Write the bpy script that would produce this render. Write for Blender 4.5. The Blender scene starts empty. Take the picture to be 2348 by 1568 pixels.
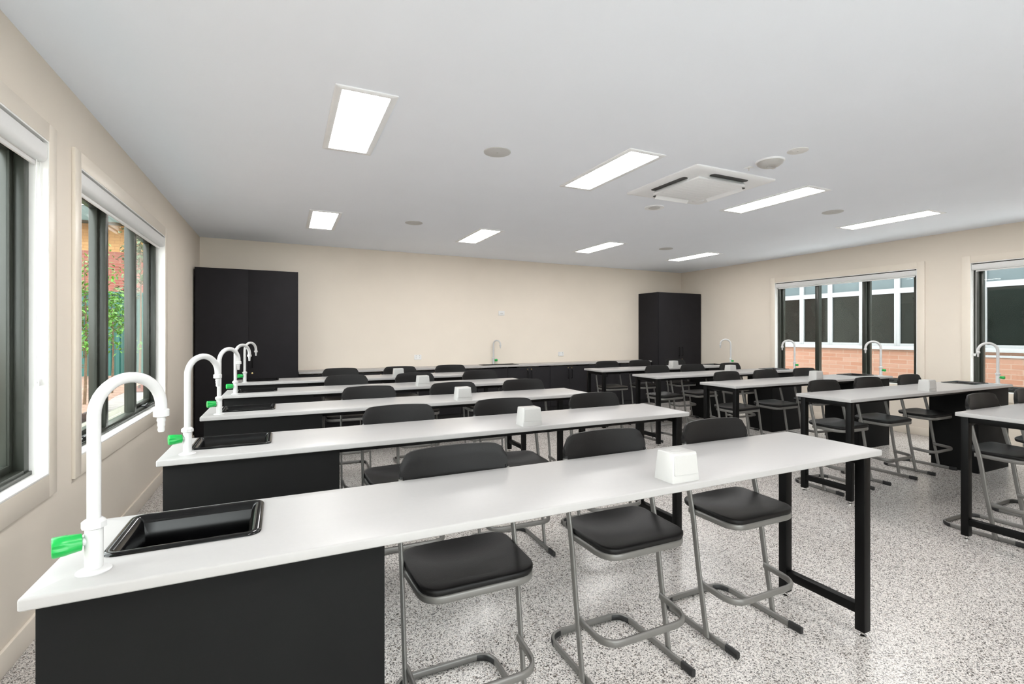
import bpy, bmesh, math, random
from mathutils import Vector, Matrix
random.seed(7)
C = bpy.context.scene.collection
PI = math.pi

# ------------------------------------------------------------------ camera, world, exposure
HC, YAW = 1.458, 0.4372
cam_d = bpy.data.cameras.new('camera'); cam = bpy.data.objects.new('camera', cam_d); C.objects.link(cam)
cam_d.sensor_width = 36.0; cam_d.lens = 36.0*1118.1/2348; cam_d.shift_y = -20.2/2348; cam_d.clip_start = 0.02
cam.location = (0, 0, HC); cam.rotation_euler = (PI/2, 0, -YAW)
bpy.context.scene.camera = cam
W = bpy.data.worlds.new('world'); bpy.context.scene.world = W; W.use_nodes = True
wb = W.node_tree.nodes['Background']; wb.inputs['Color'].default_value = (0.97, 0.985, 1.0, 1); wb.inputs['Strength'].default_value = 7.8
vs = bpy.context.scene.view_settings
vs.view_transform = 'Standard'; vs.look = 'None'; vs.gamma = 1.0; vs.use_curve_mapping = False; vs.exposure = 0.20
LAMP = 25.5          # emission of the ceiling panels

# room constants
XW, XR, YB, YF, ZC = -1.092, 8.24, 8.33, -2.2, 2.833
TH = 0.0302                                   # the back wall runs slightly askew
def yb(x): return 8.231+TH*x
ROWA = [1.363, 2.587, 3.806, 5.033, 6.207]     # front edges of the benches of the left block
ROWB = [1.316, 2.500, 3.659, 4.853, 6.035]     # the same for the right block
BD, BH, BT = 0.488, 0.900, 0.028               # bench depth, height, worktop thickness
L0, L1, R0, R1 = -0.508, 2.594, 4.308, 7.192

# ------------------------------------------------------------------ materials
def srgb(r, g, b):
    f = lambda c: (c/255/12.92) if c/255 <= 0.04045 else ((c/255+0.055)/1.055)**2.4
    return (f(r), f(g), f(b), 1)
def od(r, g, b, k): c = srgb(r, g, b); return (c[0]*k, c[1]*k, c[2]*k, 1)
MATS = {}
def mat(name, col, rough=0.5, metal=0.0, spec=0.5, noise=0.0, nscale=40.0, bump=0.0, coat=0.0):
    m = bpy.data.materials.new(name); m.use_nodes = True; nt = m.node_tree; p = nt.nodes['Principled BSDF']
    p.inputs['Roughness'].default_value = rough; p.inputs['Metallic'].default_value = metal
    p.inputs['Specular IOR Level'].default_value = spec; p.inputs['Base Color'].default_value = col
    p.inputs['Coat Weight'].default_value = coat; p.inputs['Coat Roughness'].default_value = 0.05
    if noise or bump:
        tc = nt.nodes.new('ShaderNodeTexCoord'); n = nt.nodes.new('ShaderNodeTexNoise')
        n.inputs['Scale'].default_value = nscale; n.inputs['Detail'].default_value = 4
        nt.links.new(tc.outputs['Object'], n.inputs['Vector'])
        if noise:
            r = nt.nodes.new('ShaderNodeValToRGB')
            a = [max(0, c*(1-noise)) for c in col[:3]]; b = [min(1, c*(1+noise)) for c in col[:3]]
            r.color_ramp.elements[0].color = (*a, 1); r.color_ramp.elements[1].color = (*b, 1)
            r.color_ramp.elements[0].position = 0.3; r.color_ramp.elements[1].position = 0.7
            nt.links.new(n.outputs['Fac'], r.inputs['Fac']); nt.links.new(r.outputs['Color'], p.inputs['Base Color'])
        if bump:
            bp = nt.nodes.new('ShaderNodeBump'); bp.inputs['Strength'].default_value = bump; bp.inputs['Distance'].default_value = 0.002
            nt.links.new(n.outputs['Fac'], bp.inputs['Height']); nt.links.new(bp.outputs['Normal'], p.inputs['Normal'])
    MATS[name] = m
    return m
M_wall = mat('wall_paint', srgb(228, 218, 205), 0.55, noise=0.012, nscale=3, spec=0.3)
M_trim = mat('trim_paint', srgb(232, 222, 208), 0.35, noise=0.01, nscale=5)
M_reveal = mat('reveal_white', srgb(244, 243, 240), 0.4, noise=0.01, nscale=5)
M_ceil = mat('ceiling_paint', srgb(240, 245, 253), 0.8, noise=0.008, nscale=2, spec=0.2)
M_top = mat('worktop_laminate', srgb(166, 164, 163), 0.36, noise=0.01, nscale=60, spec=0.4)
M_cup = mat('charcoal_board', srgb(41, 40, 42), 0.6, noise=0.04, nscale=8, spec=0.06, bump=0.05)
M_cupb = mat('bench_board_darkened', srgb(26, 26, 26), 0.6, noise=0.04, nscale=8, spec=0.05, bump=0.05)  # same charcoal board, its colour darkened against excess front daylight
M_cupd = mat('black_plinth', srgb(24, 24, 25), 0.6, noise=0.05)
M_sink = mat('black_sink', srgb(6, 6, 7), 0.13, noise=0.03, spec=0.3)
M_steel = mat('black_steel', srgb(8, 8, 8), 0.45, noise=0.08, spec=0.15)
M_chrome = mat('bright_metal', srgb(205, 203, 200), 0.2, metal=1.0, noise=0.03)
M_tap = mat('white_enamel', srgb(200, 200, 200), 0.28, noise=0.01, spec=0.5)
M_green = mat('green_handle', srgb(4, 160, 68), 0.3, noise=0.05, spec=0.5)
M_tube = mat('grey_tube', srgb(112, 110, 107), 0.36, metal=0.3, noise=0.03, nscale=15)
M_seat = mat('black_seat', srgb(21, 20, 20), 0.45, noise=0.08, nscale=300, spec=0.22, bump=0.25)
M_rub = mat('black_rubber', srgb(26, 26, 27), 0.5, noise=0.05)
M_box = mat('white_plastic', srgb(182, 181, 179), 0.35, noise=0.01)
M_alu = mat('window_grey', srgb(53, 56, 50), 0.3, metal=0.15, noise=0.04, nscale=12)
M_blind = mat('blind_white', srgb(226, 226, 225), 0.4, noise=0.01)
M_dgrey = mat('speaker_grille', srgb(196, 196, 195), 0.7, noise=0.03, nscale=400)
M_dark = mat('dark_slot', srgb(70, 70, 68), 0.6, noise=0.1)
M_acp = mat('air_panel', srgb(240, 242, 244), 0.5, noise=0.01)
M_brass = mat('brass_lock', srgb(205, 180, 130), 0.3, metal=1.0, noise=0.05)
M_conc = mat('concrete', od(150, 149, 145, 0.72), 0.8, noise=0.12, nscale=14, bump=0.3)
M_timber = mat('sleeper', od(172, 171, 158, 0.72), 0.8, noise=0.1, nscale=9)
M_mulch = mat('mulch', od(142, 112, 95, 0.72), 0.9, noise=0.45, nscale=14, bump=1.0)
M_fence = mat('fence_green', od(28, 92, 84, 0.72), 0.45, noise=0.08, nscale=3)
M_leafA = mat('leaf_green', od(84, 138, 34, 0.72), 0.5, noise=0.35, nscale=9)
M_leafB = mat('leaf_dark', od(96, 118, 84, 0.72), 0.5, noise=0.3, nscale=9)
M_bark = mat('bark', srgb(96, 78, 60), 0.9, noise=0.25, nscale=30)
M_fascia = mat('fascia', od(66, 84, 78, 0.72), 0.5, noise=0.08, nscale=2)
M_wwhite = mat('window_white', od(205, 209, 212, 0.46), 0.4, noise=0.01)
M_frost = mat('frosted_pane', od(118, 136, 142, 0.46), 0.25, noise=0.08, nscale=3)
M_dpane = mat('painted_reflection_pane', od(34, 42, 39, 0.46), 0.06, noise=0.25, nscale=1.6, spec=0.3)  # greenish mottling painted in for reflected surroundings
M_bounce = mat('bounce_white_ground', srgb(226, 226, 224), 0.85, noise=0.04, nscale=5)  # ground whitened to bounce daylight up onto the ceiling
M_lawn = mat('yard_ground', srgb(172, 170, 166), 0.9, noise=0.15, nscale=4)

def brick(name, c1, c2, mortar, axis, w=0.23, h=0.076, split=None, c3=None, c4=None):
    m = bpy.data.materials.new(name); m.use_nodes = True; nt = m.node_tree; p = nt.nodes['Principled BSDF']
    p.inputs['Roughness'].default_value = 0.85
    tc = nt.nodes.new('ShaderNodeTexCoord'); sp_ = nt.nodes.new('ShaderNodeSeparateXYZ'); cb = nt.nodes.new('ShaderNodeCombineXYZ')
    b = nt.nodes.new('ShaderNodeTexBrick')
    nt.links.new(tc.outputs['Object'], sp_.inputs[0]); nt.links.new(sp_.outputs[axis], cb.inputs[0]); nt.links.new(sp_.outputs[2], cb.inputs[1])
    nt.links.new(cb.outputs[0], b.inputs['Vector'])
    b.inputs['Scale'].default_value = 1.0; b.inputs['Brick Width'].default_value = w; b.inputs['Row Height'].default_value = h
    b.inputs['Mortar Size'].default_value = 0.006; b.inputs['Mortar Smooth'].default_value = 0.2
    b.inputs['Color1'].default_value = c1; b.inputs['Color2'].default_value = c2; b.inputs['Mortar'].default_value = mortar
    out = b.outputs['Color']
    nt.links.new(out, p.inputs['Base Color'])
    bp = nt.nodes.new('ShaderNodeBump'); bp.inputs['Strength'].default_value = 0.4; bp.inputs['Distance'].default_value = 0.005; bp.invert = True
    nt.links.new(b.outputs['Fac'], bp.inputs['Height']); nt.links.new(bp.outputs['Normal'], p.inputs['Normal'])
    return m
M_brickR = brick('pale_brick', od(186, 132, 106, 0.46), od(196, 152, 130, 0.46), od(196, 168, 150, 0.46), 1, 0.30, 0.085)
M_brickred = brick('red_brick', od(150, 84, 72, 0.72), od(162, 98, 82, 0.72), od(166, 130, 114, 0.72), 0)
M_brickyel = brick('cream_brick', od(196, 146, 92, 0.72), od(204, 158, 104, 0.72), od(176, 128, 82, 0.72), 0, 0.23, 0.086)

def floor_material():
    m = bpy.data.materials.new('flake_floor'); m.use_nodes = True; nt = m.node_tree; p = nt.nodes['Principled BSDF']
    tc = nt.nodes.new('ShaderNodeTexCoord')
    def vor(scale):
        v = nt.nodes.new('ShaderNodeTexVoronoi'); v.inputs['Scale'].default_value = scale
        nt.links.new(tc.outputs['Object'], v.inputs['Vector'])
        s = nt.nodes.new('ShaderNodeSeparateColor'); nt.links.new(v.outputs['Color'], s.inputs[0])
        return s.outputs[0]
    def ramp(src, stops):
        r = nt.nodes.new('ShaderNodeValToRGB'); r.color_ramp.interpolation = 'CONSTANT'
        e = r.color_ramp.elements
        while len(e) > 1: e.remove(e[-1])
        e[0].position = stops[0][0]; e[0].color = stops[0][1]
        for pz, c in stops[1:]:
            q = e.new(pz); q.color = c
        nt.links.new(src, r.inputs['Fac']); return r.outputs['Color']
    a = ramp(vor(270), [(0, srgb(74, 73, 73)), (0.09, srgb(132, 129, 127)), (0.22, srgb(168, 163, 160)), (0.42, srgb(200, 195, 191)), (0.7, srgb(214, 209, 205))])
    b = ramp(vor(160), [(0, srgb(84, 80, 78)), (0.055, srgb(168, 158, 152)), (0.12, (1, 1, 1, 1))])
    mx = nt.nodes.new('ShaderNodeMix'); mx.data_type = 'RGBA'; mx.blend_type = 'MULTIPLY'; mx.inputs[0].default_value = 0.9
    nt.links.new(a, mx.inputs[6]); nt.links.new(b, mx.inputs[7])
    nt.links.new(mx.outputs[2], p.inputs['Base Color'])
    p.inputs['Roughness'].default_value = 0.27; p.inputs['Specular IOR Level'].default_value = 0.65
    n = nt.nodes.new('ShaderNodeTexNoise'); n.inputs['Scale'].default_value = 35
    nt.links.new(tc.outputs['Object'], n.inputs['Vector'])
    bp = nt.nodes.new('ShaderNodeBump'); bp.inputs['Strength'].default_value = 0.12; bp.inputs['Distance'].default_value = 0.002
    nt.links.new(n.outputs['Fac'], bp.inputs['Height']); nt.links.new(bp.outputs['Normal'], p.inputs['Normal'])
    return m
M_floor = floor_material()
def glass_material():
    m = bpy.data.materials.new('clear_glass'); m.use_nodes = True; nt = m.node_tree
    for n in list(nt.nodes): nt.nodes.remove(n)
    o = nt.nodes.new('ShaderNodeOutputMaterial'); t = nt.nodes.new('ShaderNodeBsdfTransparent'); g = nt.nodes.new('ShaderNodeBsdfGlossy')
    t.inputs['Color'].default_value = (0.95, 0.975, 0.965, 1); g.inputs['Roughness'].default_value = 0.01
    f = nt.nodes.new('ShaderNodeFresnel'); f.inputs['IOR'].default_value = 1.35
    mx = nt.nodes.new('ShaderNodeMixShader'); 
    gm = nt.nodes.new('ShaderNodeNewGeometry'); iv = nt.nodes.new('ShaderNodeMath'); iv.operation = 'SUBTRACT'; iv.inputs[0].default_value = 1.0
    ml = nt.nodes.new('ShaderNodeMath'); ml.operation = 'MULTIPLY'
    nt.links.new(gm.outputs['Backfacing'], iv.inputs[1]); nt.links.new(iv.outputs[0], ml.inputs[0]); nt.links.new(f.outputs[0], ml.inputs[1])
    nt.links.new(ml.outputs[0], mx.inputs[0])
    nt.links.new(t.outputs[0], mx.inputs[1]); nt.links.new(g.outputs[0], mx.inputs[2]); nt.links.new(mx.outputs[0], o.inputs[0])
    return m
M_glass = glass_material()
def emis(name, col, s):
    m = bpy.data.materials.new(name); m.use_nodes = True; nt = m.node_tree; p = nt.nodes['Principled BSDF']
    p.inputs['Base Color'].default_value = (0.9, 0.9, 0.9, 1)
    p.inputs['Emission Color'].default_value = col; p.inputs['Emission Strength'].default_value = s
    return m
M_lamp = emis('lit_diffuser', (1.0, 0.98, 0.955, 1), LAMP)

# ------------------------------------------------------------------ mesh helpers
def add_box(bm, x0, x1, y0, y1, z0, z1, bev=0.0, seg=2):
    vsn = [bm.verts.new((x, y, z)) for x in (x0, x1) for y in (y0, y1) for z in (z0, z1)]
    q = [(0, 1, 3, 2), (4, 6, 7, 5), (0, 4, 5, 1), (2, 3, 7, 6), (0, 2, 6, 4), (1, 5, 7, 3)]
    fs = [bm.faces.new([vsn[i] for i in f]) for f in q]
    if bev > 0:
        es = list({e for f in fs for e in f.edges})
        bmesh.ops.bevel(bm, geom=es, offset=bev, segments=seg, profile=0.5, affect='EDGES')
    return bm
def bx(*a, **k): return add_box(bmesh.new(), *a, **k)
def rrect(x0, x1, y0, y1, r, n=6, ins=0.0):
    x0 += ins; x1 -= ins; y0 += ins; y1 -= ins; r = max(r-ins, 0.0005)
    pts = []
    for cx, cy, a0 in ((x1-r, y1-r, 0), (x0+r, y1-r, PI/2), (x0+r, y0+r, PI), (x1-r, y0+r, 1.5*PI)):
        for i in range(n+1):
            a = a0+PI/2*i/n; pts.append((cx+r*math.cos(a), cy+r*math.sin(a)))
    return pts
def loft(bm, loops, cap0=False, cap1=False, closed=True):
    rings = [[bm.verts.new(p) for p in lp] for lp in loops]
    for a, b in zip(rings, rings[1:]):
        n = len(a)
        for i in range(n if closed else n-1):
            j = (i+1) % n
            bm.faces.new((a[i], a[j], b[j], b[i]))
    if cap0: bm.faces.new(rings[0][::-1])
    if cap1: bm.faces.new(rings[-1])
    return rings
def fill_between(bm, r1, r2):
    es = []
    for r in (r1, r2):
        for i in range(len(r)):
            e = bm.edges.get((r[i], r[(i+1) % len(r)])) or bm.edges.new((r[i], r[(i+1) % len(r)]))
            es.append(e)
    bmesh.ops.triangle_fill(bm, use_beauty=True, use_dissolve=False, edges=es)
def lathe(bm, prof, n=24, M=None):
    loops = []
    for r, z in prof:
        lp = [Vector((r*math.cos(2*PI*i/n), r*math.sin(2*PI*i/n), z)) for i in range(n)]
        if M is not None: lp = [M @ v for v in lp]
        loops.append(lp)
    loft(bm, loops, True, True); return bm
def axis_matrix(loc, d):
    return Matrix.Translation(loc) @ Vector(d).to_track_quat('Z', 'Y').to_matrix().to_4x4()
def sweep(bm, path, B, hb, hn, closed=False, round_n=3, radii=None):
    """rounded section (half sizes hb along B, hn along the other axis) swept on a path; B may be None for a round tube"""
    path = [Vector(p) for p in path]; loops = []; n = len(path); up = None
    for i, p in enumerate(path):
        a = path[i-1] if (i > 0 or closed) else p; b = path[(i+1) % n] if (i < n-1 or closed) else p
        T = (b-a).normalized()
        if B is not None:
            Bv = Vector(B); Nn = T.cross(Bv).normalized(); Bv = Nn.cross(T).normalized()
        else:
            if up is None: up = Vector((0, 0, 1)) if abs(T.z) < 0.9 else Vector((1, 0, 0))
            Nn = T.cross(up).normalized(); Bv = Nn.cross(T).normalized(); up = Bv
        k = radii[i] if radii else 1.0
        sec = [] ; r = min(hb, hn)
        for sx, sy, a0 in ((1, 1, 0), (-1, 1, PI/2), (-1, -1, PI), (1, -1, 1.5*PI)):
            for j in range(round_n+1):
                an = a0+PI/2*j/round_n
                sec.append(((hn-r)*sx+r*math.cos(an), (hb-r)*sy+r*math.sin(an)))
        loops.append([p+Nn*(u*k)+Bv*(v*k) for u, v in sec])
    if closed: loops.append(loops[0][:]); loft(bm, loops)
    else: loft(bm, loops, True, True)
    bmesh.ops.remove_doubles(bm, verts=bm.verts, dist=1e-6)
    return bm
def bezier_round(pts, r, n=6):
    """polyline with corners rounded"""
    pts = [Vector(p) for p in pts]; out = [pts[0]]
    for i in range(1, len(pts)-1):
        a, b, c = pts[i-1], pts[i], pts[i+1]
        u = (a-b).normalized(); v = (c-b).normalized()
        p0, p1 = b+u*r, b+v*r
        for j in range(n+1):
            t = j/n; out.append(p0*(1-t)**2+b*2*t*(1-t)+p1*t*t)
    out.append(pts[-1]); return out
def obj(name, bm, m, parent=None, label=None, smooth=True, ang=40):
    bmesh.ops.recalc_face_normals(bm, faces=bm.faces)
    me = bpy.data.meshes.new(name); bm.to_mesh(me); bm.free()
    if smooth:
        for p in me.polygons: p.use_smooth = True
        me.set_sharp_from_angle(angle=math.radians(ang))
    for mm in (m if isinstance(m, (list, tuple)) else [m]): me.materials.append(mm)
    o = bpy.data.objects.new(name, me); C.objects.link(o)
    if parent: o.parent = parent
    if label: o['label'] = label
    return o
def tag(o, label, cat, group=None, kind=None):
    o['label'] = label; o['category'] = cat
    if group: o['group'] = group
    if kind: o['kind'] = kind
    return o
def thing(name, label, cat, loc=(0, 0, 0), rotz=0.0, group=None):
    o = bpy.data.objects.new(name, None); C.objects.link(o); o.empty_display_size = 0.1
    o.location = loc; o.rotation_euler = (0, 0, rotz)
    return tag(o, label, cat, group)
def struct(name, bm, m, **k):
    o = obj(name, bm, m, **k); o['kind'] = 'structure'; return o
def dup(src, loc, label, rotz=0.0, group=None):
    r = src.copy(); C.objects.link(r); r.location = loc; r.rotation_euler = (0, 0, rotz); r['label'] = label
    if group: r['group'] = group
    def rec(a, b):
        for ch in list(a.children):
            c = ch.copy(); C.objects.link(c); c.parent = b; rec(ch, c)
    rec(src, r); return r

# ------------------------------------------------------------------ room shell
WT = 0.16
struct('floor', bx(XW-WT, XR+WT, YF-0.1, YB+0.3, -0.12, 0), M_floor)
struct('ceiling', bx(XW-WT, XR+WT, YF-0.1, YB+0.3, ZC, ZC+0.15), M_ceil)
bm = bmesh.new(); xa, xb = XW-WT, XR+WT
loft(bm, [[(xa, yb(xa), z), (xb, yb(xb), z), (xb, yb(xb)+0.14, z), (xa, yb(xa)+0.14, z)] for z in (0, ZC)], True, True)
struct('wall_back', bm, M_wall, smooth=False)
bm = bmesh.new(); DX0, DX1, DH = -0.9, 2.7, 2.4
add_box(bm, XW-WT, DX0, YF-0.12, YF, 0, ZC); add_box(bm, DX1, XR+WT, YF-0.12, YF, 0, ZC); add_box(bm, DX0, DX1, YF-0.12, YF, DH, ZC)
struct('wall_front', bm, M_wall, smooth=False)
def wall_with_openings(name, x0, x1, ops):
    bm = bmesh.new(); y = YF
    for a, b, z0, z1 in sorted(ops):
        add_box(bm, x0, x1, y, a, 0, ZC); add_box(bm, x0, x1, a, b, 0, z0); add_box(bm, x0, x1, a, b, z1, ZC); y = b
    add_box(bm, x0, x1, y, yb(x0)+0.02, 0, ZC)
    struct(name, bm, M_wall, smooth=False)
ZS, ZH = 0.742, 2.425
LWIN = [(0.99, 3.223), (3.653, 5.885)]
RWIN = [(1.045, 3.278), (3.877, 6.113)]
ZHR = 2.385
wall_with_openings('wall_left', XW-WT, XW, [(a, b, ZS, ZH) for a, b in LWIN])
wall_with_openings('wall_right', XR, XR+WT, [(a, b, 0.70, ZHR) for a, b in RWIN])
def baseboard(name, *b): struct(name, bx(*b, bev=0.004), M_trim)
baseboard('baseboard_left', XW, XW+0.016, YF, 7.68, 0, 0.11)
baseboard('baseboard_right', XR-0.016, XR, YF, 7.75, 0, 0.11)
baseboard('baseboard_front', XW+0.02, DX0, YF, YF+0.016, 0, 0.11)

# ------------------------------------------------------------------ windows
def window(idx, side, y0, y1, zh, ZS=ZS):
    """side -1: left wall, +1: right wall. Local frame: origin on the inner wall face, x grows outwards of the room."""
    X = XW if side < 0 else XR
    o = bpy.data.objects.new('window_%d' % idx, None); C.objects.link(o); o.location = (X, 0, 0); o['kind'] = 'structure'
    s = side
    def B(bm, a, b, *r, **k): return add_box(bm, min(s*a, s*b), max(s*a, s*b), *r, **k)
    tw, tp = 0.092, 0.018
    t = bmesh.new()      # architrave
    B(t, -tp, 0.0, y0-tw, y0, ZS-tw-0.02, zh+tw, bev=0.003); B(t, -tp, 0.0, y1, y1+tw, ZS-tw-0.02, zh+tw, bev=0.003)
    B(t, -tp, 0.0, y0, y1, zh, zh+tw, bev=0.003); B(t, -tp, 0.0, y0, y1, ZS-tw-0.02, ZS, bev=0.003)
    obj('architrave', t, M_trim, o)
    l = bmesh.new(); lt = 0.008   # white reveal lining
    B(l, -tp*0.9, WT-0.03, y0, y0+lt, ZS, zh); B(l, -tp*0.9, WT-0.03, y1-lt, y1, ZS, zh)
    B(l, -tp*0.9, WT-0.03, y0+lt, y1-lt, zh-lt, zh)
    obj('reveal', l, M_reveal, o)
    obj('window_sill', B(bmesh.new(), -tp, WT-0.03, y0+lt, y1-lt, ZS, ZS+0.012, bev=0.003), M_reveal, o)
    f0, f1 = 0.058, 0.13
    fy0, fy1, fz0, fz1 = y0+lt, y1-lt, ZS+0.012, zh-lt
    fw = 0.05
    f = bmesh.new()
    B(f, f0, f1, fy0, fy0+fw, fz0, fz1, bev=0.003); B(f, f0, f1, fy1-fw, fy1, fz0, fz1, bev=0.003)
    B(f, f0, f1, fy0+fw, fy1-fw, fz1-fw, fz1, bev=0.003); B(f, f0, f1, fy0+fw, fy1-fw, fz0, fz0+0.035, bev=0.003)
    B(f, f0-0.012, f0+0.02, fy0, fy1, fz0, fz0+0.02, bev=0.002)
    obj('window_frame', f, M_alu, o)
    m1, m2 = y0+(y1-y0)/3, y0+2*(y1-y0)/3
    for m in (m1, m2): obj('mullion', B(bmesh.new(), f0, f1, m-0.03, m+0.03, fz0+0.03, fz1-fw, bev=0.003), M_alu, o)
    edges = [fy0+fw, m1-0.03, m1+0.03, m2-0.03, m2+0.03, fy1-fw]
    for k in range(3):
        a, b = edges[2*k], edges[2*k+1]; z0, z1 = fz0+0.035, fz1-fw
        if k != 1:
            sh = bmesh.new(); w = 0.035
            B(sh, f0+0.04, f1+0.015, a, a+w, z0, z1, bev=0.002); B(sh, f0+0.04, f1+0.015, b-w, b, z0, z1, bev=0.002)
            B(sh, f0+0.04, f1+0.015, a+w, b-w, z0, z0+w, bev=0.002); B(sh, f0+0.04, f1+0.015, a+w, b-w, z1-w, z1, bev=0.002)
            so = obj('sash', sh, M_alu, o); a2, b2, z02, z12 = a+w, b-w, z0+w, z1-w
            pp = so
            wi = bmesh.new(); yc = (a+b)/2
            B(wi, f0-0.02, f0+0.035, yc-0.05, yc+0.05, fz0+0.022, fz0+0.045, bev=0.006)
            sweep(wi, bezier_round([(s*(f0+0.0), yc, fz0+0.04), (s*(f0-0.015), yc-0.03, fz0+0.06), (s*(f0-0.015), yc-0.13, fz0+0.045)], 0.015), (0, 0, 1), 0.008, 0.009)
            obj('winder', wi, M_rub, o, 'black winder handle')
        else:
            a2, b2, z02, z12 = a, b, z0, z1; pp = o
        obj('pane', B(bmesh.new(), 0.106, 0.11, a2, b2, z02, z12), M_glass, pp)
    return o
d = bpy.data.objects.new('added_daylight_door_1', None); C.objects.link(d); d.location = (0, YF-0.06, 0); d['kind'] = 'structure'   # glazed doors behind the camera, unseen, added to let daylight in
nd = 2; wd = (DX1-DX0)/nd
for k in range(nd):
    a, b = DX0+k*wd, DX0+(k+1)*wd; f = bmesh.new()
    add_box(f, a, a+0.06, -0.04, 0.04, 0, DH, bev=0.003); add_box(f, b-0.06, b, -0.04, 0.04, 0, DH, bev=0.003)
    add_box(f, a+0.06, b-0.06, -0.04, 0.04, 0, 0.1, bev=0.003); add_box(f, a+0.06, b-0.06, -0.04, 0.04, DH-0.07, DH, bev=0.003)
    fo = obj('added_door_leaf', f, M_alu, d); obj('pane', bx(a+0.06, b-0.06, -0.004, 0.0, 0.1, DH-0.07), M_glass, fo)
wn = 1
for a, b in LWIN: window(wn, -1, a, b, ZH); wn += 1
for a, b in RWIN[::-1]: window(wn, 1, a, b, ZHR, 0.70); wn += 1

def blind(side, y0, y1, zh, label, chain_y=None, k=0.88):
    X = XW if side < 0 else XR
    t = thing('roller_blind', label, 'blind', (X, (y0+y1)/2, zh), 0, None)
    s = side; L = (y1-y0)/2-0.012
    bm = bmesh.new(); pr = []
    # rounded fascia section, x outwards, z down
    sec = [(-0.012, -0.022), (-0.014, -0.09), (-0.008, -0.112), (0.004, -0.122), (0.046, -0.122), (0.046, -0.022)]
    loft(bm, [[(s*x, y, -0.022+(z+0.022)*k) for x, z in sec] for y in (-L, L)], True, True)
    obj('cassette', bm, M_blind, t)
    b2 = bmesh.new(); add_box(b2, min(s*0.02, s*0.032), max(s*0.02, s*0.032), -L+0.03, L-0.03, -0.022-0.13*k, -0.022-0.105*k, bev=0.004)
    obj('bottom_rail', b2, M_blind, t)
    for ya in (-L+0.01, L-0.03): obj('bracket', bx(min(s*0.0, s*0.042), max(s*0.0, s*0.042), ya, ya+0.02, -0.022, -0.0085), M_dark, t)
    if chain_y is not None:
        c = bmesh.new(); yy = chain_y-(y0+y1)/2; bot = -1.2
        for dy in (-0.018, 0.018):
            sweep(c, [(s*0.014, yy+dy, -0.11), (s*0.014, yy+dy, bot)], (0, 1, 0), 0.0026, 0.0026)
        sweep(c, [(s*0.014, yy+0.018*math.cos(a), bot+0.018*math.sin(a)) for a in [PI+PI*i/8 for i in range(9)]], (1, 0, 0), 0.0026, 0.0026)
        add_box(c, min(s*0.005, s*0.025), max(s*0.005, s*0.025), yy-0.012, yy+0.012, bot-0.03, bot+0.005, bev=0.004)
        obj('chain', c, M_blind, t)
blind(-1, *LWIN[0], ZH, 'raised white roller blind above the nearest garden window', LWIN[0][1]-0.035)
blind(-1, *LWIN[1], ZH, 'raised white roller blind above the garden window with leafy view')
blind(1, *RWIN[1], ZHR, 'raised white roller blind above the three-pane window facing the brick building', None, 0.72)
blind(1, *RWIN[0], ZHR, 'raised white roller blind above the window cut off by the right edge', RWIN[0][1]-0.03, 0.72)

# ------------------------------------------------------------------ ceiling fittings
def ceiling_light(x, y, label, first=[None]):
    if first[0] is None:
        t = thing('ceiling_light', label, 'ceiling light', (x, y, ZC), 0, 'recessed ceiling light panels')
        hx, hy, ix, iy = 0.174, 0.515, 0.133, 0.483
        bm = bmesh.new()
        loft(bm, [[(u, v, z) for u, v in rrect(-hx+i, hx-i, -hy+i, hy-i, 0.004, 2)] for i, z in ((0, 0.0), (0, -0.006), (0.002, -0.008), (hx-ix-0.002, -0.008), (hx-ix, -0.004), (hx-ix, 0.0))])
        obj('frame', bm, M_acp, t)
        obj('diffuser', bx(-ix, ix, -iy, iy, -0.0045, -0.001), M_lamp, t, 'lit white diffuser')
        first[0] = t; return t
    return dup(first[0], (x, y, ZC), label)
LX = [0.43, 2.50, 4.575, 6.665]
nm = ['first column from the garden windows', 'second column from the garden windows', 'second column from the right wall', 'column nearest the right wall']
for x, y, n in zip(LX, (3.355, 3.42, 3.445, 3.45), nm): ceiling_light(x, y, 'lit ceiling panel of the nearer row, '+n)
for x, y, n in zip(LX, (6.375, 6.48, 6.51, 6.58), nm): ceiling_light(x, y, 'lit ceiling panel of the back wall row, '+n)
for x, n in zip(LX, nm): ceiling_light(x, 0.30, 'lit ceiling panel overhead outside the view, '+n)

def disc_fitting(name, label, cat, x, y, r, style='speaker', mg=None):
    t = thing(name, label, cat, (x, y, ZC))
    if style == 'speaker':
        obj('grille', lathe(bmesh.new(), [(0.001, -0.007), (r*0.9, -0.007), (r, -0.004), (r, 0)], 40), mg or M_dgrey, t)
        obj('badge', lathe(bmesh.new(), [(0.001, -0.009), (r*0.06, -0.009), (r*0.06, -0.0065)], 12), M_box, t, 'small pale centre dot')
    else:
        bm = bmesh.new()
        lathe(bm, [(r*0.55, -0.001), (r*0.6, -0.008), (r*0.98, -0.008), (r, -0.004), (r, 0)], 40)
        obj('rim', bm, M_acp, t)
        obj('grille', lathe(bmesh.new(), [(0.001, -0.012), (r*0.5, -0.012), (r*0.58, -0.0085)], 32), M_dgrey, t, 'grey louvred centre')
disc_fitting('ceiling_speaker', 'round grey ceiling speaker near the large front left light panel', 'speaker', 1.466, 3.40, 0.102)
disc_fitting('ceiling_speaker', 'small round grey ceiling speaker between the two far left light panels', 'speaker', 1.465, 6.02, 0.108)
disc_fitting('ceiling_speaker', 'round grey ceiling speaker right of the air conditioner, between two long panels', 'speaker', 5.637, 3.47, 0.106)
disc_fitting('ceiling_speaker', 'small round grey ceiling speaker between the two far right light panels', 'speaker', 5.63, 6.13, 0.110)
disc_fitting('inspection_cover', 'flat pale round ceiling cover right of the ceiling sensor housing', 'cover', 3.505, 2.416, 0.072, 'speaker', M_blind)
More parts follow.
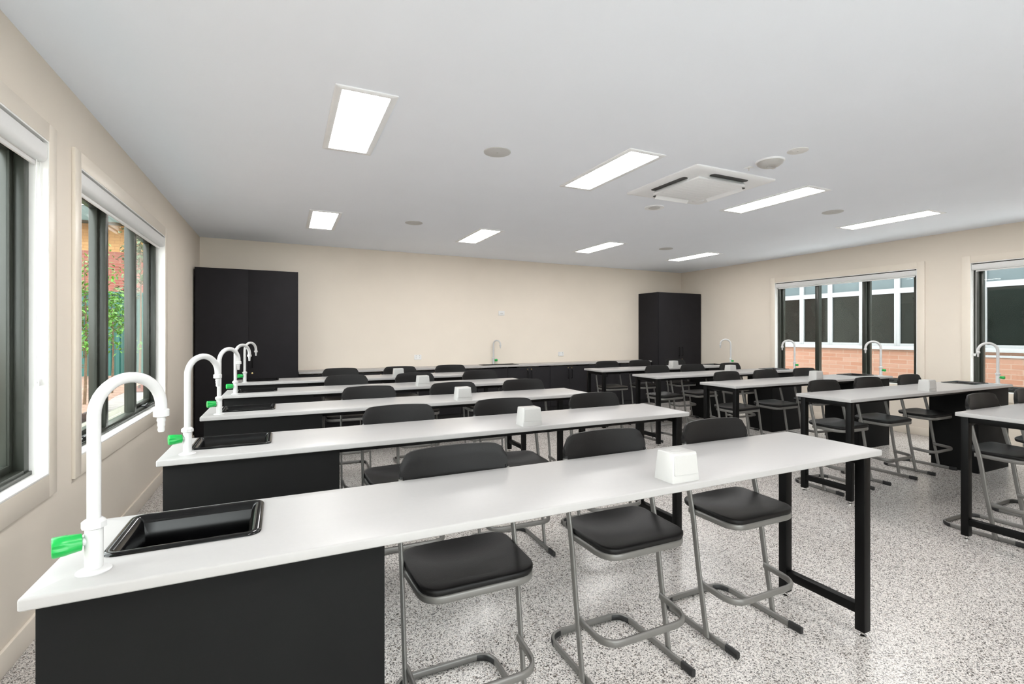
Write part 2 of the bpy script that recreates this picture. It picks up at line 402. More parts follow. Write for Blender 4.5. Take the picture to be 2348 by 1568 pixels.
disc_fitting('air_diffuser', 'round white ceiling vent below the air conditioner cassette', 'vent', 3.665, 4.17, 0.105, 'vent')

def air_conditioner():
    t = thing('air_conditioner', 'white square ceiling cassette air conditioner with dark louvre slots', 'air conditioner', (3.51, 3.40, ZC))
    hx, hy = 0.475, 0.455
    bm = bmesh.new()
    def ring(i, z): return [(u, v, z) for u, v in rrect(-hx+i, hx-i, -hy+i, hy-i, 0.02, 3)]
    loft(bm, [ring(0, 0), ring(0, -0.010), ring(0.006, -0.016), ring(0.05, -0.022), ring(0.07, -0.024)], False, True)
    obj('casing', bm, M_acp, t)
    g = bmesh.new(); a = 0.285
    add_box(g, -a, a, -a, a, -0.042, -0.023, bev=0.006)
    for i in range(9):
        y = -a+0.05+i*(2*a-0.1)/8
        add_box(g, -a+0.03, a-0.03, y-0.003, y+0.003, -0.0432, -0.041)
    obj('intake_grille', g, M_acp, t)
    for k in range(4):
        an = k*PI/2; R = Matrix.Rotation(an, 4, 'Z')
        s = bmesh.new(); pts = rrect(-0.215, 0.215, -0.385, -0.325, 0.028, 5)
        loft(s, [[R @ Vector((u, v, z)) for u, v in pts] for z in (-0.0225, -0.0275)], True, True)
        so = obj('outlet_slot', s, M_dark, t, 'dark air outlet slot')
        f = bmesh.new()
        v = [R @ Vector(p) for p in ((-0.21, -0.322, -0.024), (0.21, -0.322, -0.024), (0.21, -0.347, -0.054), (-0.21, -0.347, -0.054))]
        w = [p+R.to_3x3() @ Vector((0, -0.004, -0.001)) for p in v]
        loft(f, [v, w], True, True)
        obj('louvre', f, M_acp, so)
    obj('receiver', lathe(bmesh.new(), [(0.001, -0.034), (0.05, -0.034), (0.056, -0.03), (0.056, -0.023)], 24, Matrix.Translation((0.31, 0.30, 0))), M_acp, t)
air_conditioner()
def detector():
    t = thing('smoke_detector', 'white rounded ceiling sensor housing beside the air conditioner', 'smoke detector', (3.515, 2.655, ZC))
    obj('base', lathe(bmesh.new(), [(0.001, -0.012), (0.102, -0.012), (0.106, -0.008), (0.106, 0)], 36), M_acp, t)
    obj('cover', lathe(bmesh.new(), [(0.001, -0.05), (0.045, -0.05), (0.066, -0.044), (0.092, -0.026), (0.096, -0.012)], 36), M_box, t)
    bm = bmesh.new(); add_box(bm, -0.03, 0.05, -0.012, 0.012, -0.058, -0.05, bev=0.003)
    obj('lens', bm, M_box, t)
detector()
t = thing('ceiling_hook', 'tiny white ceiling plate with hanging hook between sensor and air conditioner', 'hook', (3.49, 2.83, ZC))
obj('plate', bx(-0.028, 0.028, -0.028, 0.028, -0.006, 0, bev=0.002), M_acp, t)
obj('pin', lathe(bmesh.new(), [(0.003, -0.03), (0.006, -0.026), (0.006, -0.006)], 10), M_dgrey, t)

# ------------------------------------------------------------------ benches
def plate_with_hole(outer, hole, z0, z1, r=0.006):
    """slab with eased edges and a rounded hole; outer=(x0,x1,y0,y1,cr) hole=(x0,x1,y0,y1,cr)"""
    bm = bmesh.new()
    loops = []
    for i in range(4):
        a = PI/2*i/3; loops.append((r*(1-math.sin(a)), z1-r*(1-math.cos(a))))
    prof = loops+[(0.0, z0+r*0.5), (r*0.5, z0)]
    rings = loft(bm, [[(u, v, z) for u, v in rrect(*outer[:4], outer[4], 4, ins)] for ins, z in prof])
    hr = loft(bm, [[(u, v, z) for u, v in rrect(*hole[:4], hole[4], 6)] for z in (z1, z0)])
    fill_between(bm, rings[0], hr[0]); fill_between(bm, rings[-1], hr[1])
    return bm
def sink_mesh(x0, x1, y0, y1, ztop, depth=0.15, rim=0.03, cr=0.035):
    bm = bmesh.new()
    prof = [(0.0, 0.0005), (0.001, 0.004), (0.005, 0.007), (rim*0.55, 0.008), (rim*0.75, 0.005), (rim, -0.001), (rim+0.006, -0.012),
            (rim+0.014, -depth*0.7), (rim+0.022, -depth*0.93), (rim+0.045, -depth)]
    loft(bm, [[(u, v, ztop+z) for u, v in rrect(x0, x1, y0, y1, cr, 6, ins)] for ins, z in prof], False, True)
    return bm
def bench(block, idx, label):
    """origin at the front left floor corner of the worktop; mirrored layout in the right block"""
    left = block == 'L'
    X, Y = (L0, ROWA[idx]) if left else (R0, ROWB[idx]); Ln = (L1-L0) if left else (R1-R0)
    t = thing('laboratory_bench', label, 'bench', (X, Y, 0), 0, 'laboratory benches in the left block' if left else 'laboratory benches in the right block')
    mx = (lambda a, b: (a, b)) if left else (lambda a, b: (Ln-b, Ln-a))
    s0, s1 = mx(0.092, 0.450)                        # sink rim
    h0, h1 = s0+0.02, s1-0.02
    obj('worktop', plate_with_hole((0, Ln, 0, BD, 0.006), (h0, h1, 0.178, 0.442, 0.03), BH-BT, BH), M_top, t)
    sk = obj('sink', sink_mesh(s0, s1, 0.158, 0.462, BH), M_sink, t)
    obj('drain', lathe(bmesh.new(), [(0.001, BH-0.146), (0.026, BH-0.146), (0.03, BH-0.149)], 20, Matrix.Translation(((s0+s1)/2, 0.31, 0))), M_chrome, sk)
    w = 0.744 if left else 0.655
    c0, c1 = mx(0.02, 0.02+w); cz = BH-BT-0.0005; p = 0.018
    c = bmesh.new()
    add_box(c, c0, c1, 0.03, 0.03+p, 0, cz, bev=0.001); add_box(c, c0, c0+p, 0.03+p, 0.44, 0, cz); add_box(c, c1-p, c1, 0.03+p, 0.44, 0, cz)
    add_box(c, c0+p, c1-p, 0.06, 0.44, 0.08, 0.1)
    cab = obj('cabinet', c, M_cupb, t)
    mid = (c0+c1)/2
    for a, b, hx in ((c0+0.002, mid-0.0015, mid-0.05), (mid+0.0015, c1-0.002, mid+0.05)):
        d = obj('door', bx(a, b, 0.441, 0.459, 0.10, cz-0.003, bev=0.001), M_cupb, cab)
    obj('kickboard', bx(c0+p, c1-p, 0.40, 0.415, 0, 0.08), M_cupd, cab)
    f0, f1 = mx(Ln-0.094, Ln-0.044)
    for ya in (0.028, 0.428):
        lg = bmesh.new(); add_box(lg, f0, f1, ya, ya+0.045, 0.028, cz, bev=0.003)
        lo = obj('leg', lg, M_steel, t)
        obj('levelling_foot', lathe(bmesh.new(), [(0.018, 0), (0.018, 0.006), (0.006, 0.010), (0.006, 0.03)], 16, Matrix.Translation(((f0+f1)/2, ya+0.0225, 0))), M_chrome, lo, 'bright metal levelling foot')
    obj('stretcher', bx(f0+0.004, f1-0.004, 0.073, 0.428, 0.105, 0.15, bev=0.003), M_steel, t)
    obj('top_rail', bx(f0+0.004, f1-0.004, 0.073, 0.428, cz-0.045, cz, bev=0.003), M_steel, t)
    r0, r1 = (c1+0.001, f0) if left else (f1, c0-0.001)
    for ya in (0.09, 0.37): obj('long_rail', bx(min(r0, r1), max(r0, r1), ya, ya+0.025, cz-0.035, cz, bev=0.002), M_steel, t)
    return t
ordn = ['nearest', 'second', 'third', 'fourth', 'farthest']
for i in range(5): bench('L', i, 'white-topped lab bench with sink and black cabinet, %s row of the left block' % ordn[i])
for i in range(5): bench('R', i, 'white-topped lab bench on black legs, %s row of the right block by the brick-view windows' % ordn[i])

# ------------------------------------------------------------------ taps
def tap(x, y, z, aim, hand, label, R=0.083, hs=1.0, group='white gooseneck laboratory taps'):
    t = thing('gooseneck_tap', label, 'tap', (x, y, z), 0, group)
    obj('base_flange', lathe(bmesh.new(), [(0.034, 0), (0.034, 0.002), (0.024, 0.007), (0.018, 0.008)], 28), M_tap, t)
    bd = bmesh.new(); lathe(bd, [(0.0175, 0.006), (0.0175, 0.098), (0.016, 0.101)], 24)
    hd = (math.cos(hand), math.sin(hand), 0)
    lathe(bd, [(0.010, 0.012), (0.0095, 0.026), (0.007, 0.034)], 16, axis_matrix((0, 0, 0.074), hd))
    obj('body', bd, M_tap, t)
    obj('collar', lathe(bmesh.new(), [(0.018, 0.1), (0.0245, 0.103), (0.0245, 0.116), (0.018, 0.122), (0.014, 0.124)], 8), M_tap, t)
    d = Vector((math.cos(aim), math.sin(aim), 0)); zc = 0.364
    path = [Vector((0, 0, 0.115)), Vector((0, 0, 0.22)), Vector((0, 0, 0.31))]
    for i in range(19):
        a = PI-PI*1.0*i/18; path.append(d*(R+R*math.cos(a))+Vector((0, 0, zc+R*math.sin(a))))
    e = d*(2*R)+Vector((0, 0, zc-0.012)); path.append(e)
    obj('spout', sweep(bmesh.new(), path, None, 0.0135, 0.0135, round_n=4), M_tap, t)
    nz = bmesh.new()
    lathe(nz, [(0.0135, 0.004), (0.0185, 0.001), (0.0185, -0.016), (0.0125, -0.018), (0.0095, -0.02), (0.0105, -0.028), (0.0085, -0.032), (0.0095, -0.041), (0.0075, -0.044), (0.0085, -0.053), (0.0065, -0.058)], 16, Matrix.Translation(e))
    obj('nozzle', nz, M_tap, t)
    h = bmesh.new(); loops = []
    M = axis_matrix((0, 0, 0.074), hd)
    for u, r0, lob in ((0.021, 0.015, 0.0), (0.022, 0.019, 0.0), (0.044, 0.0215, 0.02), (0.048, 0.0225, 0.12), (0.070, 0.0232, 0.15), (0.073, 0.021, 0.12)):
        lp = []
        for i in range(32):
            a = 2*PI*i/32; r = hs*r0*(1-lob*(1 if (i % 8) in (0, 1) else 0)); lp.append(M @ Vector((r*math.cos(a), r*math.sin(a), 0.021+(u-0.021)*hs)))
        loops.append(lp)
    loft(h, loops, True, True)
    obj('handle', h, M_green, t, 'bright green lobed handle')
    return t
A1 = math.radians(50)
for i in range(5): tap(-0.405, ROWA[i]+0.092, BH, A1, math.radians(200), 'white gooseneck tap with green handle on the %s bench of the left block' % ordn[i])
for i in range(1, 5): tap(7.10, ROWB[i]+0.092, BH, PI-A1, math.radians(-97), 'white gooseneck tap with green handle on the %s bench of the right block' % ordn[i], hs=0.72)

# ------------------------------------------------------------------ bench-top boxes
def service_box(x, y, label, first=[None]):
    if first[0] is None:
        t = thing('service_box', label, 'box', (x, y, BH), 0, 'white tapered boxes on the benches')
        bm = bmesh.new(); a, b, c, d, h = 0.0665, 0.05, 0.058, 0.043, 0.108
        loops = []
        for k, z in ((0, 0.0), (0, 0.002), (1, h-0.004), (1.15, h-0.001), (1.3, h)):
            hx = a+(c-a)*k; hy = b+(d-b)*k
            loops.append([(u, v, z) for u, v in rrect(-hx, hx, -hy, hy, 0.004, 2)])
        loft(bm, loops, True, True); obj('housing', bm, M_box, t)
        p = bmesh.new()
        def q(fx, z, off): # point on sloping front face
            k = z/h; hy = b+(d-b)*k; hx = a+(c-a)*k
            return (fx*hx, -hy-off, z)
        lo = [[q(-0.9, 0.028, o_), q(0.93, 0.028, o_), q(0.93, 0.1, o_), q(-0.9, 0.1, o_)] for o_ in (-0.001, 0.0035)]
        loft(p, lo, True, True); bmesh.ops.bevel(p, geom=list(p.edges), offset=0.001, segments=1, affect='EDGES')
        obj('front_panel', p, M_box, t)
        gp = bmesh.new(); g2 = [[q(-0.93, 0.0255, o_), q(0.96, 0.0255, o_), q(0.96, 0.102, o_), q(-0.93, 0.102, o_)] for o_ in (-0.001, 0.0004)]  # grey sheet drawing the shaded gap line around the panel
        loft(gp, g2, True, True); obj('gap_shade_sheet', gp, M_dgrey, t, 'thin grey sheet painted as the shadow gap around the panel')
        tp = bmesh.new(); loft(tp, [[(u*0.03, v*0.012, z) for u, v in [(math.cos(2*PI*i/20), math.sin(2*PI*i/20)) for i in range(20)]] for z in (h-0.0005, h+0.0006)], True, True)
        obj('top_emblem', tp, M_box, t)
        first[0] = t; return t
    return dup(first[0], (x, y, BH), label)
for i in range(5): service_box([1.366, 1.355, 1.355, 1.335, 1.325][i], ROWA[i]+0.066, 'white tapered box with square front panel on the %s left-block bench' % ordn[i])
for i in range(1, 5): service_box([0, 5.63, 5.74, 5.70, 5.77][i], ROWB[i]+0.072, 'white tapered box on the %s right-block bench' % ordn[i])

# ------------------------------------------------------------------ stools
def make_stool(label):
    t = thing('laboratory_stool', label, 'stool', (0, 0, 0), 0, 'laboratory stools of the left block')
    zr = 0.017
    base = bezier_round([(-0.217, -0.235, zr), (-0.217, 0.235, zr), (0.217, 0.235, zr), (0.217, -0.235, zr)], 0.085, 8)
    obj('base_frame', sweep(bmesh.new(), base, (0, 0, 1), 0.0155, 0.008), M_tube, t)
    for s in (-1, 1):
        cp = bmesh.new(); sweep(cp, [(s*0.217, -0.19, zr), (s*0.217, -0.255, zr)], (0, 0, 1), 0.018, 0.0105)
        obj('foot_cap', cp, M_rub, t, 'black rubber foot cap')
        cc = bmesh.new(); pts = bezier_round([(s*0.217, 0.15, zr-0.002), (s*0.217, 0.235, zr-0.002), (s*0.10, 0.235, zr-0.002)], 0.085, 8)[2:-2]
        sweep(cc, pts, (0, 0, 1), 0.0158, 0.0105); obj('corner_pad', cc, M_rub, t, 'black rubber corner pad')
        up = bezier_round([(s*0.232, -0.09, 0.012), (s*0.232, -0.036, 0.33), (s*0.232, -0.004, 0.56), (s*0.231, 0.04, 0.75), (s*0.222, 0.064, 0.90)], 0.05, 4)
        obj('upright', sweep(bmesh.new(), up, (1, 0, 0), 0.0078, 0.0145), M_tube, t)
    fr = bezier_round([(-0.222, -0.045, 0.245), (-0.216, -0.235, 0.232), (0.216, -0.235, 0.232), (0.222, -0.045, 0.245)], 0.085, 8)
    obj('footrest', sweep(bmesh.new(), fr, (0, 0, 1), 0.0155, 0.008), M_tube, t)
    sf = bezier_round([(-0.222, 0.03, 0.578), (-0.207, -0.231, 0.571), (0.207, -0.231, 0.571), (0.222, 0.03, 0.578)], 0.08, 8)
    sfo = bmesh.new(); sweep(sfo, sf, (0, 0, 1), 0.0145, 0.008)
    for y in (-0.12, 0.0): add_box(sfo, -0.205, 0.205, y-0.01, y+0.01, 0.568, 0.578)
    obj('seat_frame', sfo, M_tube, t)
    # seat shell: rings shrinking from a rounded trapezium outline
    cor = [(0.214, -0.236, 0.075), (-0.214, -0.236, 0.075), (-0.226, 0.092, 0.06), (0.226, 0.092, 0.06)]
    ol = []
    for k in range(4):
        a, b, c = Vector(cor[k-1][:2]), Vector(cor[k][:2]), Vector(cor[(k+1) % 4][:2]); r = cor[k][2]
        p0 = b+(a-b).normalized()*r; p1 = b+(c-b).normalized()*r
        for j in range(9):
            t_ = j/8; ol.append(p0*(1-t_)**2+b*2*t_*(1-t_)*0.98+b*0.02*2*t_*(1-t_)+p1*t_*t_)
        for j in range(1, 5): ol.append(p1.lerp(c+(b-c).normalized()*cor[(k+1) % 4][2], j/5))
    cen = Vector((0, -0.072))
    def zt(p):
        u = p.x/0.22; v = (p.y+0.072)/0.165
        return 0.613-0.025*max(0, 1-u*u)*max(0, 1-(v-0.15)**2)-0.010*max(0, -v-0.45)**2*3+0.020*max(0, v-0.45)**2*4*(0.4+0.6*(1-u*u))
    bm = bmesh.new(); loops = []
    for sc, dz in ((0.0, -0.024), (0.94, -0.024), (0.985, -0.022), (1.0, -0.013), (0.999, -0.004), (0.985, -0.0005), (0.95, 0), (0.82, 0), (0.65, 0), (0.45, 0), (0.25, 0), (0.02, 0)):
        lp = []
        for p in ol:
            q = cen+(p-cen)*max(sc, 0.02); lp.append((q.x, q.y, (zt(q) if dz > -0.012 else zt(cen+(p-cen)*0.97))+dz if sc > 0.5 or dz == 0 else 0.575))
        loops.append(lp)
    loft(bm, loops, True, True)
    obj('seat', bm, M_seat, t, ang=60)
    # backrest: curved panel with rounded top corners
    bm = bmesh.new(); n, m = 20, 10
    F = []; Bk = []
    for j in range(m+1):
        v = j/m; rf = []; rb = []
        for i in range(n+1):
            u = -1+2*i/n
            hw = 0.224
            cd = max(0, abs(u)*hw-0.166); ztop = 1.003-0.007*u*u-(0.058-math.sqrt(max(0, 0.0585**2-cd*cd)))*0.97
            zb = 0.785+0.02*max(0, (abs(u)-0.7)/0.3)**2
            z = zb+(ztop-zb)*v
            x = u*hw
            yb = 0.093+0.028*(v-0.5)-0.034*u*u+0.006*math.sin(PI*v)
            th = 0.020 if 0 < v < 1 else 0.010
            rf.append(bm.verts.new((x, yb-th*0.6, z))); rb.append(bm.verts.new((x, yb+th*0.6, z)))
        F.append(rf); Bk.append(rb)
    for j in range(m):
        for i in range(n):
            bm.faces.new((F[j][i], F[j][i+1], F[j+1][i+1], F[j+1][i])); bm.faces.new((Bk[j][i], Bk[j+1][i], Bk[j+1][i+1], Bk[j][i+1]))
    for i in range(n):
        bm.faces.new((F[0][i], Bk[0][i], Bk[0][i+1], F[0][i+1])); bm.faces.new((F[m][i], F[m][i+1], Bk[m][i+1], Bk[m][i]))
    for j in range(m):
        bm.faces.new((F[j][0], F[j+1][0], Bk[j+1][0], Bk[j][0])); bm.faces.new((F[j][n], Bk[j][n], Bk[j+1][n], F[j+1][n]))
    obj('backrest', bm, M_seat, t, ang=60)
    for s in (-1, 1):   # moulded sleeves holding the uprights
        sl = bmesh.new(); sweep(sl, [(s*0.2285, 0.048, 0.785), (s*0.224, 0.057, 0.85), (s*0.218, 0.064, 0.91)], (1, 0, 0), 0.0105, 0.017, radii=[1, 1, 0.6])
        obj('sleeve', sl, M_seat, t)
    return t
pos = ['sink-side', 'middle', 'aisle-side']
SL = [[0.625, 1.355, 2.055], [0.66, 1.385, 2.14], [0.66, 1.42, 2.14], [0.61, 1.36, 2.16], [0.67, 1.44, 2.16]]
SR = [[4.76, 5.50], [4.75, 5.47, 6.24], [4.77, 5.44, 6.18], [4.77, 5.43, 6.20], [4.77, 5.44, 6.22]]
st0 = None
for i in range(5):
    for k, x in enumerate(SL[i]):
        lab = 'black lab stool on grey tube frame, %s one at the %s left-block bench' % (pos[k], ordn[i])
        y = ROWA[i]+0.437+[0, 0, 0.0][k]
        rz = [0.0, 0.0, 0.0][k] if i == 0 else random.uniform(-0.04, 0.04)
        if st0 is None:
            st0 = make_stool(lab); st0.location = (x, y, 0); st0.rotation_euler = (0, 0, rz)
        else: dup(st0, (x, y, 0), lab, rz)
for i in range(5):
    for k, x in enumerate(SR[i]):
        lab = 'black lab stool on grey tube frame, %s one at the %s right-block bench' % (pos[::-1][k], ordn[i])
        dup(st0, (x, ROWB[i]+0.437, 0), lab, random.uniform(-0.04, 0.04), 'laboratory stools of the right block')

# ------------------------------------------------------------------ back wall joinery
YL, YRt = 7.68, 7.75
def tall(x0, x1, yf, z1, label, lock=True):
    xc = (x0+x1)/2; d = 0.302; t = thing('tall_cupboard', label, 'cupboard', (xc, yb(xc)-d-0.006, 0), TH)
    w = (x1-x0)/2
    obj('carcass', bx(-w, w, -d+0.02, d-0.002, 0.08, z1, bev=0.001), M_cup, t)
    obj('plinth', bx(-w+0.01, w-0.01, -d+0.05, d-0.002, 0, 0.08), M_cupd, t)
    for s in (-1, 1):
        a, b = (-w+0.012, -0.0016) if s < 0 else (0.0016, w-0.012)
        dr = obj('door', bx(a, b, -d, -d+0.018, 0.1, z1-0.006, bev=0.0015), M_cup, t)
        h = bmesh.new(); hx = s*0.045
        sweep(h, bezier_round([(hx, -d, 1.16), (hx, -d-0.03, 1.16), (hx, -d-0.03, 0.98), (hx, -d, 0.98)], 0.012, 4), (1, 0, 0), 0.006, 0.006)
        obj('handle', h, M_steel, dr)
        if lock and s > 0:
            obj('lock', lathe(bmesh.new(), [(0.011, 0), (0.011, 0.006), (0.004, 0.007)], 16, axis_matrix((hx, -d, 0.905), (0, -1, 0))), M_brass, dr, 'small brass lock')
tall(XW+0.012, 0.175, YL, 2.335, 'tall charcoal two-door cupboard in the back left corner')
tall(6.985, XR-0.025, YRt, 2.31, 'tall charcoal two-door cupboard in the back right corner')
CY, CZ = 7.90, 0.885
bz = CZ-0.03
edges = [0.178, 0.98, 1.86, 2.74, 3.62, 4.50, 5.38, 6.16, 6.975]
cab_names = ['first cabinet from the left cupboard', 'second cabinet from the left cupboard', 'third cabinet from the left cupboard', 'cabinet under the back sink',
             'cabinet right of the back sink', 'third cabinet from the right cupboard', 'second cabinet from the right cupboard', 'cabinet touching the right cupboard']
for k in range(8):
    a, b = edges[k], edges[k+1]; xc = (a+b)/2; d = 0.213; t = thing('base_cabinet', 'charcoal two-door base cabinet along the back wall, '+cab_names[k], 'cabinet', (xc, yb(xc)-d-0.004, 0), TH, 'base cabinets along the back wall')
    w = (b-a)/2-0.002; cf = bmesh.new(); p = 0.016
    add_box(cf, -w, -w+p, -d+0.04, d-0.002, 0.08, bz-0.0005); add_box(cf, w-p, w, -d+0.04, d-0.002, 0.08, bz-0.0005)
    add_box(cf, -w+p, w-p, -d+0.04, d-0.002, 0.08, 0.096)
    obj('carcass', cf, M_cup, t); obj('plinth', bx(-w, w, -d+0.08, -d+0.095, 0, 0.08), M_cupd, t)
    for s in (-1, 1):
        q0, q1 = (-w+0.001, -0.0016) if s < 0 else (0.0016, w-0.001)
        dr = obj('door', bx(q0, q1, -d+0.02, -d+0.038, 0.09, bz-0.02, bev=0.0015), M_cup, t)
        hx = s*0.04; h = bmesh.new(); y = -d+0.02
        sweep(h, bezier_round([(hx, y, 0.76), (hx, y-0.03, 0.76), (hx, y-0.03, 0.6), (hx, y, 0.6)], 0.012, 4), (1, 0, 0), 0.006, 0.006)
        obj('handle', h, M_steel, dr)
        obj('lock', lathe(bmesh.new(), [(0.010, 0), (0.010, 0.006), (0.004, 0.007)], 14, axis_matrix((hx, y, 0.80), (0, -1, 0))), M_brass, dr, 'small brass lock')
SX0, SX1, SY0, SY1 = -0.36, 0.36, -0.33, -0.075      # around the sink centre, measured from the wall
SCX = 3.54
wt = obj('counter_worktop', plate_with_hole((0.182-SCX, 6.968-SCX, -0.432, -0.004, 0.004), (SX0+0.02, SX1-0.02, SY0+0.02, SY1-0.02, 0.03), bz, CZ), M_top)
wt.location = (SCX, yb(SCX), 0); wt.rotation_euler = (0, 0, TH)
tag(wt, 'long white worktop running along the back wall between the cupboards', 'worktop')
t = thing('inset_sink', 'black sink set into the back wall worktop', 'sink', (SCX, yb(SCX)+(SY0+SY1)/2, CZ), TH)
cx, cy = 0, (SY0+SY1)/2
obj('bowl', sink_mesh(SX0-cx, SX1-cx, SY0-cy, SY1-cy, 0.0005, 0.14), M_sink, t)
obj('drain', lathe(bmesh.new(), [(0.001, -0.135), (0.028, -0.135), (0.032, -0.139)], 20), M_chrome, t)
tap(3.50, yb(3.5)-0.04, CZ, math.radians(-55), math.radians(-10), 'white gooseneck tap with green handle behind the back wall sink', R=0.075)
def outlet(x, z, w, h, label, mark):
    t = thing('wall_outlet', label, 'outlet', (x, yb(x)-0.0005, z), TH)
    obj('plate', bx(-w/2, w/2, -0.009, 0, -h/2, h/2, bev=0.003), M_blind, t)
    if mark == 'slots':
        for s in (-1, 1):
            g = bmesh.new()
            for dx, dz in ((-0.008, 0.004), (0.008, 0.004), (0, -0.012)): add_box(g, s*w*0.25+dx-0.0015, s*w*0.25+dx+0.0015, -0.0096, -0.0088, dz-0.005, dz+0.005)
            obj('socket', g, M_dark, t)
            obj('switch', bx(s*w*0.25-0.006, s*w*0.25+0.006, -0.013, -0.009, h*0.24, h*0.40, bev=0.001), M_box, t)
    else:
        obj('port', bx(-0.025, 0.025, -0.0105, -0.009, -0.012, 0.004), M_dgrey, t)
outlet(2.085, 1.045, 0.125, 0.085, 'white double power outlet on the back wall left of the sink', 'slots')
outlet(4.99, 1.045, 0.125, 0.085, 'white double power outlet on the back wall right of the sink', 'slots')
outlet(3.68, 1.83, 0.125, 0.085, 'white data outlet high on the back wall above the sink', 'port')

# ------------------------------------------------------------------ outside, garden side
def hstruct(name, bm, m, **k): return struct(name, bm, m, **k)
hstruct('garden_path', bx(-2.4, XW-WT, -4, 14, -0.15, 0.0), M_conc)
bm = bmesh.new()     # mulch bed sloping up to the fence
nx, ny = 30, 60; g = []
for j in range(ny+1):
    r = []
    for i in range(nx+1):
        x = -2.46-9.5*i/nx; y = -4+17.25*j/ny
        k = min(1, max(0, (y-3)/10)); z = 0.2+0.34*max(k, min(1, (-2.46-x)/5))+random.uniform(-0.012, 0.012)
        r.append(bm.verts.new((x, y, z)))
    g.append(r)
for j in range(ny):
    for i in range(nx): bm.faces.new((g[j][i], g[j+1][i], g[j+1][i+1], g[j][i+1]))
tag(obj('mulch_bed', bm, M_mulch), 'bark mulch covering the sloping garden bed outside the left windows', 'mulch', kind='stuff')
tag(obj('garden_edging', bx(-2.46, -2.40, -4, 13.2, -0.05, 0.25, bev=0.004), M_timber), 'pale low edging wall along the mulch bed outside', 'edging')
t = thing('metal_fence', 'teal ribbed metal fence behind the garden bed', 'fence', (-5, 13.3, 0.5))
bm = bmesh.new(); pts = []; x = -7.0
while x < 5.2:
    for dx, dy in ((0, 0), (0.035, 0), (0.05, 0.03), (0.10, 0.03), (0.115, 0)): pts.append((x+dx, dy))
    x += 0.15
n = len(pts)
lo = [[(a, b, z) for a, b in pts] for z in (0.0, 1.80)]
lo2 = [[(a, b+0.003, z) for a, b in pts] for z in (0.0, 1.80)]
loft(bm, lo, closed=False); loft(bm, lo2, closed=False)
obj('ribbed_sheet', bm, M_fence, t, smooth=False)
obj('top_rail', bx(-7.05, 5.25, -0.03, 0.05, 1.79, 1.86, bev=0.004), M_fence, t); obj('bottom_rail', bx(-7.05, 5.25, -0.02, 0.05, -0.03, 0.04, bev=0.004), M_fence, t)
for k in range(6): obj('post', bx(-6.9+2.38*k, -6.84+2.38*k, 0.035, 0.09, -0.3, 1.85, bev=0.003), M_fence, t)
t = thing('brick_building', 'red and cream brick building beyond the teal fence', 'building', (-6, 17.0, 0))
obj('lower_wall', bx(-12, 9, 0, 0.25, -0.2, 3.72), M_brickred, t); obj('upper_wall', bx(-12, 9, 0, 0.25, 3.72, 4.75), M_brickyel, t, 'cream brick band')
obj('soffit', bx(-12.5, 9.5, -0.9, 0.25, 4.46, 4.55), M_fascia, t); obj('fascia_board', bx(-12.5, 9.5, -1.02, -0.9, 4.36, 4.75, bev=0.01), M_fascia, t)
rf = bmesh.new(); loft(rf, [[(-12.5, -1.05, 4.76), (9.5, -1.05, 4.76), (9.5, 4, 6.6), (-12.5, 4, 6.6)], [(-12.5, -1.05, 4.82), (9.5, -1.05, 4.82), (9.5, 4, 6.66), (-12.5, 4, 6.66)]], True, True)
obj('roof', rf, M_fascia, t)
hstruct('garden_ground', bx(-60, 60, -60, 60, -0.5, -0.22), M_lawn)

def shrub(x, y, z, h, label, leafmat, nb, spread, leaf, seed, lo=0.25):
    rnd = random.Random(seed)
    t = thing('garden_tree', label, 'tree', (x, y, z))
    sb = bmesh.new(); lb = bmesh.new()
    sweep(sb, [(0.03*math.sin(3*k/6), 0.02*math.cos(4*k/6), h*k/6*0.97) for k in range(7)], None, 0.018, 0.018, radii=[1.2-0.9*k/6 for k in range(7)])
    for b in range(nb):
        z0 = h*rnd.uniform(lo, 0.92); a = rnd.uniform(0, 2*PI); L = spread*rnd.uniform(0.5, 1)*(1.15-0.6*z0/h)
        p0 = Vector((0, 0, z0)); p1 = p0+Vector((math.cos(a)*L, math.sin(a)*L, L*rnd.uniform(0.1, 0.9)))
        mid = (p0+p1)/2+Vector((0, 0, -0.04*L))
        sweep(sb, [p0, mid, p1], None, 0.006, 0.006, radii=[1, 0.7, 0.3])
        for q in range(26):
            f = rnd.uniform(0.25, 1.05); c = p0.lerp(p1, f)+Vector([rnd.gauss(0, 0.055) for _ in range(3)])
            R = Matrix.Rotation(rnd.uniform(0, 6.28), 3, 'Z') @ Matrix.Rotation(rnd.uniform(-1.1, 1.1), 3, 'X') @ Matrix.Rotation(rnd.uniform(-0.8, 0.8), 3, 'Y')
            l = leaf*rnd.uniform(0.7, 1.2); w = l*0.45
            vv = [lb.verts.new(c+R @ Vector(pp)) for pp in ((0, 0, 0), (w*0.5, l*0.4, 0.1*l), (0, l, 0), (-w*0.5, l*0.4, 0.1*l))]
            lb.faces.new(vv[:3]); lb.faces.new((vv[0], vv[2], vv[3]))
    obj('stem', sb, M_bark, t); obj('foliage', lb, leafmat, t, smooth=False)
shrub(-2.68, 9.2, 0.33, 2.3, 'bright green leafy sapling outside the left pane of the garden window', M_leafA, 46, 0.62, 0.085, 3)
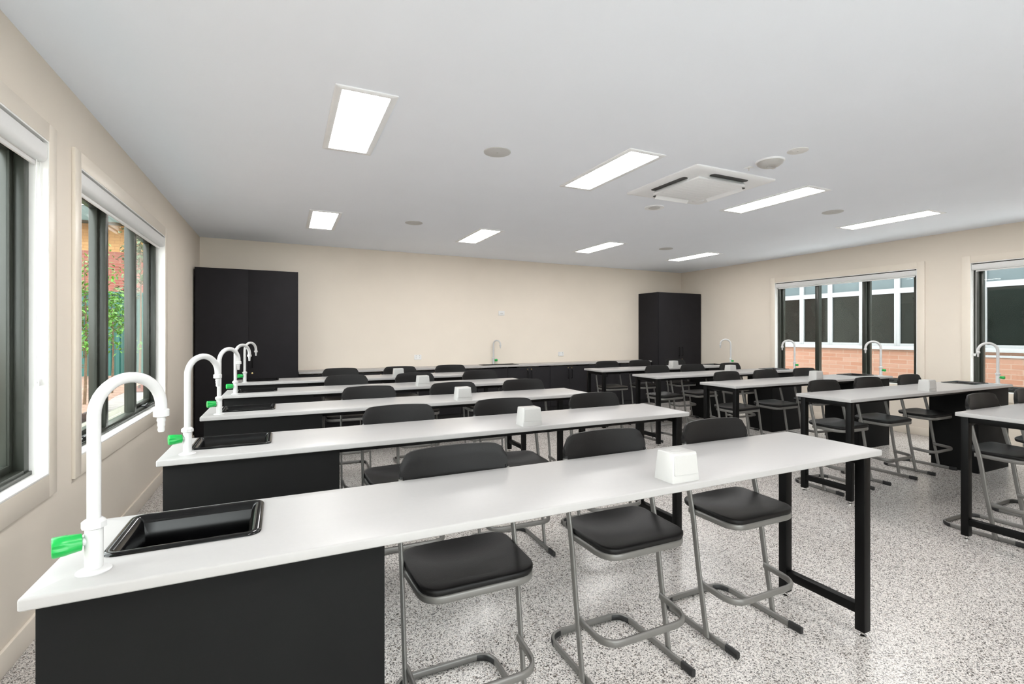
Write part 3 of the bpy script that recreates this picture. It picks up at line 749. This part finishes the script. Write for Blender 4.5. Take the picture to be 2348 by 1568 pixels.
shrub(-2.64, 10.3, 0.36, 1.8, 'bright green leafy sapling seen through the middle garden pane', M_leafA, 20, 0.45, 0.09, 5, 0.45)
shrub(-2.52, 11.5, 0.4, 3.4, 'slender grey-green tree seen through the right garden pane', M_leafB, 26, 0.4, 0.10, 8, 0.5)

# ------------------------------------------------------------------ outside, courtyard side
hstruct('front_bounce_paving', bx(-10, 16, -30, YF-0.12, -0.2, -0.02), M_bounce)  # added beyond the unseen doors to reflect daylight into the room
hstruct('courtyard_ground', bx(XR+WT, 16, YF-0.12, 14, -0.2, -0.02), M_bounce)
XB = 11.0
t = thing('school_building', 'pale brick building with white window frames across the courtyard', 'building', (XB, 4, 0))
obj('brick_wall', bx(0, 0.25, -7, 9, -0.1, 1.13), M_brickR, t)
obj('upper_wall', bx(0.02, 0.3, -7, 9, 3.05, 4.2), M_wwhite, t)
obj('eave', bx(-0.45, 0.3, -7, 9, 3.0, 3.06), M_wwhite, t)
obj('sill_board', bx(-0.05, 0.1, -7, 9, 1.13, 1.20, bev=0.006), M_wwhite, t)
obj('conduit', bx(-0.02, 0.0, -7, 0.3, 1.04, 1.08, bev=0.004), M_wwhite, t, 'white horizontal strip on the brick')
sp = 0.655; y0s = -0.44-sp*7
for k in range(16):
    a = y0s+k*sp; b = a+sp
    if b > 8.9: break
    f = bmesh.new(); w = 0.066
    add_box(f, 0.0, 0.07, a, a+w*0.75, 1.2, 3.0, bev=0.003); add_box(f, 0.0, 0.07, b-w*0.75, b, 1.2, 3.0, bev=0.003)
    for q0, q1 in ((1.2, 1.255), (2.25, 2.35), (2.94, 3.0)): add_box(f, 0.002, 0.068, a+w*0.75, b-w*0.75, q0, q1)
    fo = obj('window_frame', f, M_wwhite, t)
    obj('lower_pane', bx(0.035, 0.045, a+w*0.7, b-w*0.7, 1.25, 2.255), M_dpane, fo, 'dark reflective lower pane, greenish reflections painted in')
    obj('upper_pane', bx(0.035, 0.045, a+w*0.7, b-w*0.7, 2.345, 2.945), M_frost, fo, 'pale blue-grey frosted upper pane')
